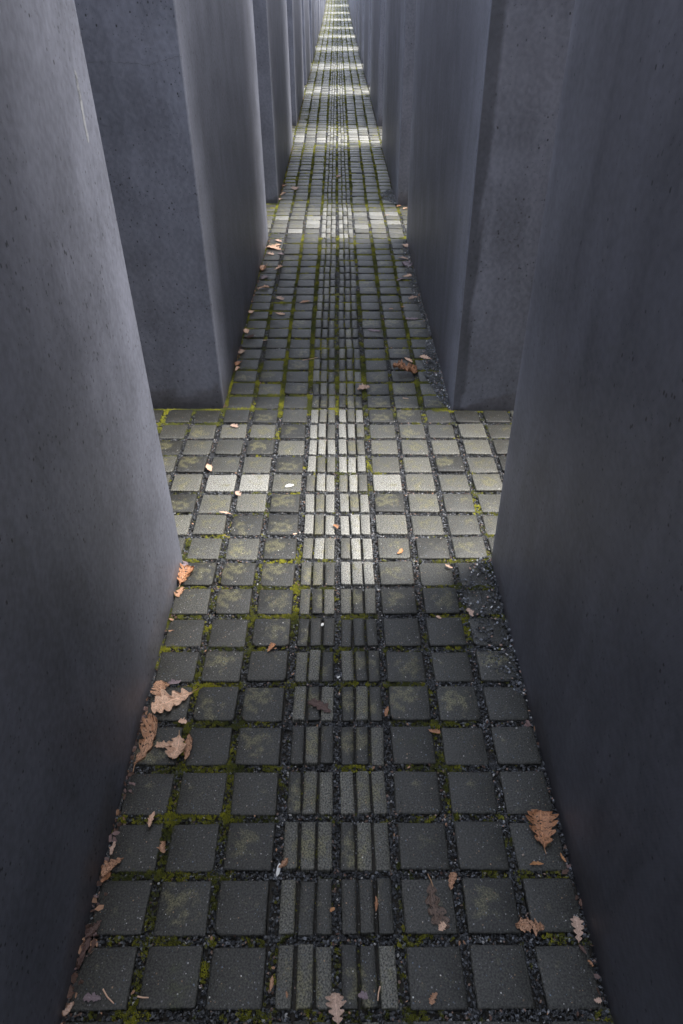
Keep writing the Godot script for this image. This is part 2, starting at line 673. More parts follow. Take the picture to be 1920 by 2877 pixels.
func paver_mesh(hx: float, hz: float, cell: int, third: int, v: int) -> ArrayMesh:
	var r := RandomNumberGenerator.new()
	r.seed = cell * 131 + third * 17 + v * 7 + 3
	var out := []
	var chip := 0.0026 if third < 0 else 0.0013
	var sx := [-1, 1, 1, -1]
	var sz := [-1, -1, 1, 1]
	for k in 4:
		var j := Vector2(r.randf_range(-0.0009, 0.0009), r.randf_range(-0.0009, 0.0009))
		var c := chip * r.randf_range(0.5, 1.3) if r.randf() > 0.13 else chip * r.randf_range(2.2, 4.0)
		var corner := Vector2(sx[k] * hx, sz[k] * hz) + j
		var before := Vector2(0, -sz[k] * c) if k % 2 == 0 else Vector2(-sx[k] * c, 0)
		var after := Vector2(-sx[k] * c, 0) if k % 2 == 0 else Vector2(0, -sz[k] * c)
		out.append(corner + before)
		out.append(corner + after)
	var st := SurfaceTool.new()
	st.begin(Mesh.PRIMITIVE_TRIANGLES)
	var bevel := 0.0036 if third < 0 else 0.0018
	var rings := [[1.0, -0.05], [1.0, -0.0036], [1.0 - bevel * 0.35 / hx, -0.001], [1.0 - bevel / hx, 0.0]]
	var cx := (cell % 8) / 8.0
	var cy := (cell / 8) / 8.0
	var pts := []
	for q in rings:
		var ringp := []
		for p in out:
			var f: float = q[0]
			var fz := 1.0 - (1.0 - f) * hx / hz
			ringp.append(Vector3(p.x * f, q[1], p.y * fz))
		pts.append(ringp)
	for i in 3:
		for k in 8:
			var m := (k + 1) % 8
			for p in [pts[i][k], pts[i + 1][m], pts[i + 1][k], pts[i][k], pts[i][m], pts[i + 1][m]]:
				st.set_uv(paver_uv(p, hx, hz, cx, cy, third))
				st.set_smooth_group(1 if i > 0 else 0)
				st.add_vertex(p)
	for k in 8:
		var m := (k + 1) % 8
		for p in [Vector3(0, 0.0004, 0), pts[3][k], pts[3][m]]:
			st.set_uv(paver_uv(p, hx, hz, cx, cy, third))
			st.set_smooth_group(1)
			st.add_vertex(p)
	st.generate_normals()
	st.generate_tangents()
	return st.commit()


func crossing_row(r: int) -> int:            # 0..7 inside a crossing, else -1
	var k := posmod(r, 28)
	return k if k < 8 else -1


func paver_cell(r: int, c: int, strip: bool) -> int:
	var key := "%d,%d" % [r, c]
	var lichen := ["-1,2", "-2,2", "-2,6", "-9,1", "-9,6", "-2,1", "-5,1", "-5,2", "-5,5", "-5,6", "-4,5", "0,2", "1,2", "2,2", "4,2", "5,1", "6,2", "2,5", "7,5"]
	var pale := ["3,1", "3,0", "3,5"]
	var middling := ["4,1", "4,6", "5,2", "2,6", "3,6", "3,7", "3,2", "3,8", "5,6", "1,6", "6,1"]
	var ran := rng.randf()
	var slot := rng.randi_range(0, 7)
	if not strip:
		if key in pale:
			return 56 + slot
		if key in middling:
			return 48 + slot
		if key in lichen:
			return 32 + rng.randi_range(0, 15)
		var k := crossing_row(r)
		if k >= 1 and k <= 6:  # paler picks towards the crossing centre paint in its pool of light
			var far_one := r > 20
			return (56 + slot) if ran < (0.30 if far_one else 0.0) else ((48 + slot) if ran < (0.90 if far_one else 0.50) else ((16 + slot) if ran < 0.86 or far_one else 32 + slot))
		if k in [0, 7] or r in [-2, -1, 8, 9]:
			return (16 + slot) if ran < 0.45 else ((32 + slot) if ran < 0.65 else slot + 8 * rng.randi_range(0, 1))
		if r > 34 and ran > 0.25:  # far corridor light painted in as paler pavers
			return (48 + slot) if ran > 0.6 else 16 + slot
		return (32 + rng.randi_range(0, 15)) if ran < 0.20 else ((24 + slot) if ran < 0.26 else slot + 8 * rng.randi_range(0, 1))
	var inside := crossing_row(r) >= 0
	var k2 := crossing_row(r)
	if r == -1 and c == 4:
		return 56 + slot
	if inside:  # narrow pavers too: crossing light painted as paler cells
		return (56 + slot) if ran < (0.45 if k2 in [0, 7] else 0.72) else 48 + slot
	if r in [-1, -2, 8, 9, 10]:
		return (48 + slot) if ran < 0.35 else ((16 + slot) if ran < 0.8 else 32 + slot)
	if r in [-7, -4, -5, -10, -8, -2]:
		return (48 + slot) if ran < 0.6 else 32 + slot
	return (48 + slot) if ran < 0.22 else ((32 + slot) if ran < 0.4 else slot + 8 * rng.randi_range(0, 1))


func build_pavement() -> void:
	var root := Node3D.new()
	root.name = "pavement"
	add_child(root)
	tag(root, "path of square concrete pavers with two columns of narrow pavers in the middle", "", "", "structure")
	var squares := []
	var strips := []
	for i in 64:
		squares.append(paver_mesh(0.0500, 0.0500, i, -1, 0))
		for t in 3:
			strips.append(paver_mesh(0.0146, 0.0500, i, t, 1))
	var far := SurfaceTool.new()
	far.begin(Mesh.PRIMITIVE_TRIANGLES)
	var counts := {"paver": 0, "narrow_paver": 0}
	for r in range(-30, 372):
		var d := D0 + (r + 0.5) * PITCH
		var inside := crossing_row(r) >= 0
		var out := 0
		if inside:
			out = 8 if r < 40 else 2
		var y := ground_y(d)
		var b := flat_basis(d)
		for c in range(-out, 8 + out):
			var x := -WID / 2.0 + (c + 0.5) * COL
			x += column_shift(x, d)
			var strip := c == 3 or c == 4
			for t in (3 if strip else 1):
				var cell := paver_cell(r, c, strip)
				var px := x + ((t - 1) * 0.0349 if strip else 0.0)
				var tip := Basis.from_euler(Vector3(rng.randf_range(-1, 1) * 0.017, rng.randf_range(-1, 1) * (0.018 if not strip else 0.022), rng.randf_range(-1, 1) * 0.017))
				var pos := Vector3(px + rng.randf_range(-1, 1) * 0.0011, y + rng.randf_range(-0.0038, 0.0022), -d + rng.randf_range(-1, 1) * 0.0016)
				var xf := Transform3D(b * tip * Basis.from_scale(Vector3(rng.randf_range(0.982, 1.012), 1.0, rng.randf_range(0.982, 1.012))), pos)
				var mesh: ArrayMesh = strips[cell * 3 + t] if strip else squares[cell]
				var kind := "narrow_paver" if strip else "paver"
				if counts[kind] < 300 and r >= -12 and c >= -2 and c <= 9:
					counts[kind] += 1
					var o := part(kind, mesh, M["paver"], root)
					o.transform = xf
				else:
					far.append_from(mesh, 0, xf)
	var rest := part("distant_pavers", far.commit(), M["paver"], root)
	rest.set_meta("kind", "stuff")


# ================================================================== grit and moss in the joints
func stone_mesh(s: int) -> ArrayMesh:
	var r := RandomNumberGenerator.new()
	r.seed = s
	var p := []
	for v in [Vector3(1, 0, 0), Vector3(0, 0, 1), Vector3(-1, 0, 0), Vector3(0, 0, -1), Vector3(0.15, 0.7, 0.1), Vector3(-0.1, -0.6, 0), Vector3(0.6, 0.45, -0.5), Vector3(-0.55, 0.4, 0.55)]:
		p.append(v * r.randf_range(0.8, 1.2))
	var st := SurfaceTool.new()
	st.begin(Mesh.PRIMITIVE_TRIANGLES)
	var faces := [[0, 6, 3], [0, 4, 6], [6, 4, 3], [3, 4, 2], [4, 7, 2], [2, 7, 1], [7, 4, 1], [1, 4, 0], [5, 0, 3], [5, 3, 2], [5, 2, 1], [5, 1, 0]]
	for f in faces:
		var a: Vector3 = p[f[0]]
		var b: Vector3 = p[f[1]]
		var c: Vector3 = p[f[2]]
		var n := (c - a).cross(b - a)
		if n.dot(a + b + c) < 0:
			var q := b
			b = c
			c = q
			n = -n
		for v in [a, b, c]:
			st.set_normal(n.normalized())
			st.add_vertex(v * 0.5)
	return st.commit()


func tuft_mesh() -> ArrayMesh:                  # a little cushion of pointed moss shoots
	var r := RandomNumberGenerator.new()
	r.seed = 41
	var st := SurfaceTool.new()
	st.begin(Mesh.PRIMITIVE_TRIANGLES)
	for k in 9:
		var a := r.randf() * TAU
		var rad := sqrt(r.randf()) * 0.42
		var foot := Vector3(cos(a) * rad, 0, sin(a) * rad)
		var lean := Vector3(cos(a), 0, sin(a)) * r.randf_range(0.1, 0.5)
		var tip := foot + Vector3(0, r.randf_range(0.5, 0.95), 0) + lean * 0.5
		for side in 3:
			var w0 := Vector3(cos(side * TAU / 3), 0, sin(side * TAU / 3)) * 0.15
			var w1 := Vector3(cos((side + 1) * TAU / 3), 0, sin((side + 1) * TAU / 3)) * 0.15
			var n := (w0 + w1).normalized() * 0.7 + Vector3.UP * 0.5
			for v in [foot + w0, foot + w1, tip]:
				st.set_normal(n.normalized())
				st.add_vertex(v)
	return st.commit()


func mossiness(x: float, d: float, across: bool) -> float:
	var m := 0.5 * moss_noise.get_noise_2d(x * 2.3, d * 1.6) + 0.5 * moss_noise.get_noise_2d(x * 11.0 + 60.0, d * 11.0) + 0.3 * moss_noise.get_noise_2d(x * 38.0, d * 38.0 + 20.0)
	var k := fposmod(d - D0, PERIOD)
	var ax := absf(x)
	if across:
		m += 0.03
	if d < 1.62:
		m += 0.04 if across else -0.09
		m += -0.13 * x + 0.03           # the left half is damper
		if not across and absf(x + 0.24) < 0.03 or not across and absf(x + 0.36) < 0.03:
			m += 0.14
	elif k < 0.9:
		m -= 0.20
		if k > 0.72 or k < 0.1:
			m += 0.18
		if ax > 0.4:
			m += 0.10
	else:
		m += 0.17
		if not across and (absf(x + 0.2375) < 0.03 or absf(x + 0.119) < 0.03):
			m += 0.28
		if not across and absf(x - 0.2375) < 0.03:
			m += 0.12
		if not across and absf(x + 0.356) < 0.03:
			m -= 0.1
	if d > 5.2:
		m += 0.16
	return m


func grit_tint() -> Color:
	var t := rng.randf()
	var g := rng.randf_range(0.010, 0.043)
	if t > 0.985:
		return Color(0.34, 0.33, 0.32)
	if t > 0.95:
		return Color(0.17, 0.11, 0.085) * rng.randf_range(0.7, 1.3)
	if t > 0.80:
		g = rng.randf_range(0.07, 0.17)
	return Color(g * 0.94, g * 0.99, g * 1.1)


func moss_tint(x: float, d: float) -> Color:
	var t := clampf(0.5 + 0.9 * moss_noise.get_noise_2d(x * 6.0 + 9.0, d * 6.0 + 70.0) + rng.randf_range(-0.25, 0.25), 0.0, 1.0)
	var k := 1.0 if d < 9.0 else 0.8
	var c := Color(0.050, 0.058, 0.008).lerp(Color(0.25, 0.24, 0.014), t * t)
	return Color(c.r * k, c.g * k, c.b * k)


func build_joints() -> void:
	var stones := [[], []]
	var stone_tints := [PackedColorArray(), PackedColorArray()]
	var moss := []
	var moss_tints := PackedColorArray()
	for r in range(-22, 372):
		var dm := D0 + (r + 0.5) * PITCH
		var inside := crossing_row(r) >= 0
		var out := 0
		if inside:
			out = 4 if r < 10 and r > -12 else (2 if r < 64 else 0)
		var near := 1.0 if dm < 5.2 else (0.55 if dm < 9.5 else (0.22 if dm < 18.0 else 0.08))
		var grow := 1.0 if dm < 5.2 else (1.35 if dm < 9.5 else (2.0 if dm < 18.0 else 3.0))
		var y0 := ground_y(dm)
		var sl := slope(dm)
		for c in range(-out, 8 + out):
			var xm := -WID / 2.0 + (c + 0.5) * COL
			var shift := column_shift(xm, dm)
			var strip := c == 3 or c == 4
			var tally := [int(190 * near), int(155 * near), int(70 * near) if strip else 0]
			for kind in 3:
				for q in tally[kind]:
					var x: float
					var d: float
					if kind == 0:                       # the joint across the path
						x = xm + rng.randf_range(-0.5, 0.5) * COL
						d = dm - PITCH / 2.0 + rng.randf_range(-0.0105, 0.0105)
					elif kind == 1:                     # the joint along the path
						x = xm - COL / 2.0 + shift + rng.randf_range(-0.0105, 0.0105)
						d = dm + rng.randf_range(-0.5, 0.5) * PITCH
					else:                               # the slits between narrow pavers
						x = xm + shift + (0.01745 if rng.randf() < 0.5 else -0.01745) + rng.randf_range(-0.0028, 0.0028)
						d = dm + rng.randf_range(-0.45, 0.45) * PITCH
					if c == 0 and not inside and kind == 1:
						x = maxf(x, -WID / 2.0 + 0.003)
					var m := mossiness(x, d, kind == 0) + (0.05 if kind == 2 else 0.0)
					var y := y0 + sl * (d - dm)
					var yaw := rng.randf() * TAU
					if rng.randf() < clampf((m - 0.02 + rng.randf_range(-0.05, 0.05)) * 2.2, 0.0, 0.85 if dm > 2.5 else 0.46):
						var sz := (0.0052 + 0.0042 * clampf(m, 0.0, 0.6) / 0.6) * rng.randf_range(0.7, 1.25) * grow
						if kind == 2:
							sz *= 0.7
						var hgt := sz * rng.randf_range(0.6, 1.15) / sqrt(grow)
						moss.append(Transform3D(Basis(Vector3.UP, yaw).scaled(Vector3(sz, hgt, sz)), Vector3(x, y - 0.0085 + 0.004 * clampf(m, 0, 0.5), -d)))
						moss_tints.append(moss_tint(x, d))
					elif kind != 2 or rng.randf() < 0.5:
						var sz2 := rng.randf_range(0.0030, 0.0060) * (0.6 if kind == 2 else 1.0) * grow
						var b := Basis.from_euler(Vector3(rng.randf_range(-0.7, 0.7), yaw, rng.randf_range(-0.7, 0.7)), EULER_ORDER_YXZ)
						var w := rng.randi_range(0, 1)
						stones[w].append(Transform3D(b * Basis.from_scale(Vector3(sz2 * 1.3, sz2 * 0.8 / sqrt(grow), sz2)), Vector3(x, y - rng.randf_range(0.006, 0.0125), -d)))
						stone_tints[w].append(grit_tint())
			# the right-hand wall gap
			if c == 7 and not inside:
				for q in int(70 * near):
					var x2 := WID / 2.0 - rng.randf() * 0.010
					var d2 := dm + rng.randf_range(-0.5, 0.5) * PITCH
					var sz3 := rng.randf_range(0.0034, 0.0065) * grow
					stones[0].append(Transform3D(Basis(Vector3.UP, rng.randf() * TAU).scaled(Vector3(sz3 * 1.2, sz3, sz3)), Vector3(x2, ground_y(d2) - rng.randf_range(0.004, 0.011), -d2)))
					stone_tints[0].append(grit_tint())
	# grit washed out over the last column beside the right-hand blocks
	for zone in [[0.345, 1.10, 1.63, 650], [0.40, 2.55, 3.25, 1500], [0.36, 5.88, 6.35, 1500], [0.42, 3.3, 4.9, 1200]]:
		for q in int(zone[3]):
			var d: float = lerpf(zone[1], zone[2], rng.randf())
			var mid: float = 1.0 - pow(absf((d - zone[1]) / (zone[2] - zone[1]) - 0.55) * 1.8, 2.0)
			var reach: float = (0.475 - zone[0]) * clampf(mid + 0.25 * lump.get_noise_2d(d * 9.0, zone[0]), 0.15, 1.2)
			var f := pow(rng.randf(), 1.35)
			var x := 0.474 - reach * f
			var sz := rng.randf_range(0.0036, 0.0075)
			var b := Basis.from_euler(Vector3(rng.randf_range(-0.6, 0.6), rng.randf() * TAU, rng.randf_range(-0.6, 0.6)))
			stones[1].append(Transform3D(b * Basis.from_scale(Vector3(sz * 1.3, sz * 0.8, sz)), Vector3(x, ground_y(d) + 0.0015 + 0.006 * (1.0 - f) * rng.randf(), -d)))
			stone_tints[1].append(grit_tint() * 1.6)
	# single stones kicked onto the pavers
	for q in 420:
		var d := rng.randf_range(0.3, 7.0)
		var x := rng.randf_range(-0.46, 0.46)
		var sz := rng.randf_range(0.002, 0.0045)
		stones[0].append(Transform3D(Basis(Vector3.UP, rng.randf() * TAU).scaled(Vector3(sz * 1.3, sz * 0.8, sz)), Vector3(x, ground_y(d) + sz * 0.3, -d)))
		stone_tints[0].append(grit_tint() if rng.randf() < 0.6 else Color(0.3, 0.24, 0.19))
	# moss that climbs at the feet of the blocks and sits as films on damp pavers
	for zone in [[0.40, 0.66, 2.555, 0.012, 900, 0.011], [-0.80, -0.46, 2.565, 0.007, 700, 0.006], [0.44, 0.50, 2.60, 0.05, 260, 0.011], [-0.60, -0.47, 5.90, 0.012, 250, 0.008], [-0.60, -0.47, 9.22, 0.02, 250, 0.010], [-0.60, -0.47, 12.55, 0.02, 260, 0.012], [-0.6, -0.47, 15.88, 0.03, 200, 0.014], [0.455, 0.475, 1.60, 0.05, 160, 0.009], [0.43, 0.475, 4.96, 0.04, 260, 0.010], [0.40, 0.62, 6.08, 0.03, 260, 0.008]]:
		for q in int(zone[4]):
			var x: float = lerpf(zone[0], zone[1], rng.randf())
			var d: float = zone[2] + (rng.randf() + rng.randf() - 1.0) * zone[3]
			var sz: float = zone[5] * rng.randf_range(0.6, 1.2)
			moss.append(Transform3D(Basis(Vector3.UP, rng.randf() * TAU).scaled(Vector3(sz, sz * 0.9, sz)), Vector3(x, ground_y(d) - 0.006, -d)))
			moss_tints.append(moss_tint(x, d))
	for q in 60:
		var cx := -0.475 + pow(rng.randf(), 1.6) * 0.2
		var cd := rng.randf_range(2.7, 16.0)
		if rng.randf() < 0.3:
			cx = 0.475 - pow(rng.randf(), 1.6) * 0.2
			cd = rng.randf_range(6.5, 16.0)
		if fposmod(cd - D0, PERIOD) < 0.95:
			continue
		for k in 26:
			var a := rng.randf() * TAU
			var rr := sqrt(rng.randf()) * 0.022
			var x := clampf(cx + cos(a) * rr, -0.472, 0.472)
			var d := cd + sin(a) * rr * 0.7
			var sz := rng.randf_range(0.004, 0.008) * (1.0 if cd < 8.0 else 1.8)
			moss.append(Transform3D(Basis(Vector3.UP, rng.randf() * TAU).scaled(Vector3(sz, sz * 0.35, sz)), Vector3(x, ground_y(d) - 0.0005, -d)))
			moss_tints.append(Color(0.035, 0.045, 0.008).lerp(Color(0.09, 0.09, 0.02), rng.randf()))
	for w in 2:
		swarm("gravel", stone_mesh(5 + w), M["stone"], stones[w], stone_tints[w], "dark angular grit filling the joints between the pavers" if w == 0 else "dark grit washed over the pavers beside the right-hand stelae", "gravel")
	swarm("moss", tuft_mesh(), M["moss"], moss, moss_tints, "yellow green moss growing in the joints between the pavers", "moss")
	# crumbs of dead leaf in the gap along the blocks
	var crumbs := []
	var crumb_tints := PackedColorArray()
	for q in 2600:
		var d := 0.25 + pow(rng.randf(), 1.3) * 16.0
		if fposmod(d - D0, PERIOD) < 0.95 and d > 1.6:
			continue
		var left := rng.randf() < 0.8
		var x := (-0.474 + pow(rng.randf(), 2.0) * 0.024) if left else (0.474 - pow(rng.randf(), 2.0) * 0.018)
		if lump.get_noise_2d(d * 3.0, 5.0 if left else 9.0) < -0.12:
			continue
		var sz := rng.randf_range(0.003, 0.013)
		var b := Basis.from_euler(Vector3(rng.randf_range(-0.9, 0.9), rng.randf() * TAU, rng.randf_range(-0.9, 0.9)))
		crumbs.append(Transform3D(b * Basis.from_scale(Vector3(sz * 1.5, sz, sz)), Vector3(x, ground_y(d) - rng.randf_range(0.0, 0.008), -d)))
		var t := rng.randf()
		crumb_tints.append((Color(0.10, 0.055, 0.04) if t < 0.55 else (Color(0.20, 0.13, 0.12) if t < 0.8 else Color(0.36, 0.20, 0.12))) * rng.randf_range(0.6, 1.2))
	for q in 900:
		var d := rng.randf_range(0.25, 8.0)
		var r := roundi((d - D0) / PITCH)
		var x := rng.randf_range(-0.47, 0.47)
		if rng.randf() < 0.5:
			d = D0 + r * PITCH + rng.randf_range(-0.009, 0.009)
		else:
			x = -0.475 + roundi((x + 0.475) / COL) * COL + rng.randf_range(-0.008, 0.008)
		var sz := rng.randf_range(0.002, 0.006)
		var b := Basis.from_euler(Vector3(rng.randf_range(-0.6, 0.6), rng.randf() * TAU, rng.randf_range(-0.6, 0.6)))
		crumbs.append(Transform3D(b * Basis.from_scale(Vector3(sz * 1.6, sz, sz)), Vector3(x, ground_y(d) - rng.randf_range(0.002, 0.006), -d)))
		crumb_tints.append((Color(0.11, 0.06, 0.045) if rng.randf() < 0.7 else Color(0.36, 0.2, 0.12)) * rng.randf_range(0.6, 1.1))
	swarm("leaf_litter", flake_mesh(), M["crumb"], crumbs, crumb_tints, "brown crumbs of dead leaves in the gaps along the stelae", "leaf litter")


func flake_mesh() -> ArrayMesh:
	var st := SurfaceTool.new()
	st.begin(Mesh.PRIMITIVE_TRIANGLES)
	var p := [Vector3(-0.5, 0, -0.1), Vector3(-0.15, 0.16, 0.42), Vector3(0.36, 0.05, 0.36), Vector3(0.55, 0.2, -0.12), Vector3(0.05, 0.02, -0.45), Vector3(0.02, 0.12, 0.0)]
	for k in 5:
		for v in [p[5], p[k], p[(k + 1) % 5]]:
			st.set_smooth_group(0xFFFFFFFF)
			st.add_vertex(v)
	st.generate_normals()
	return st.commit()


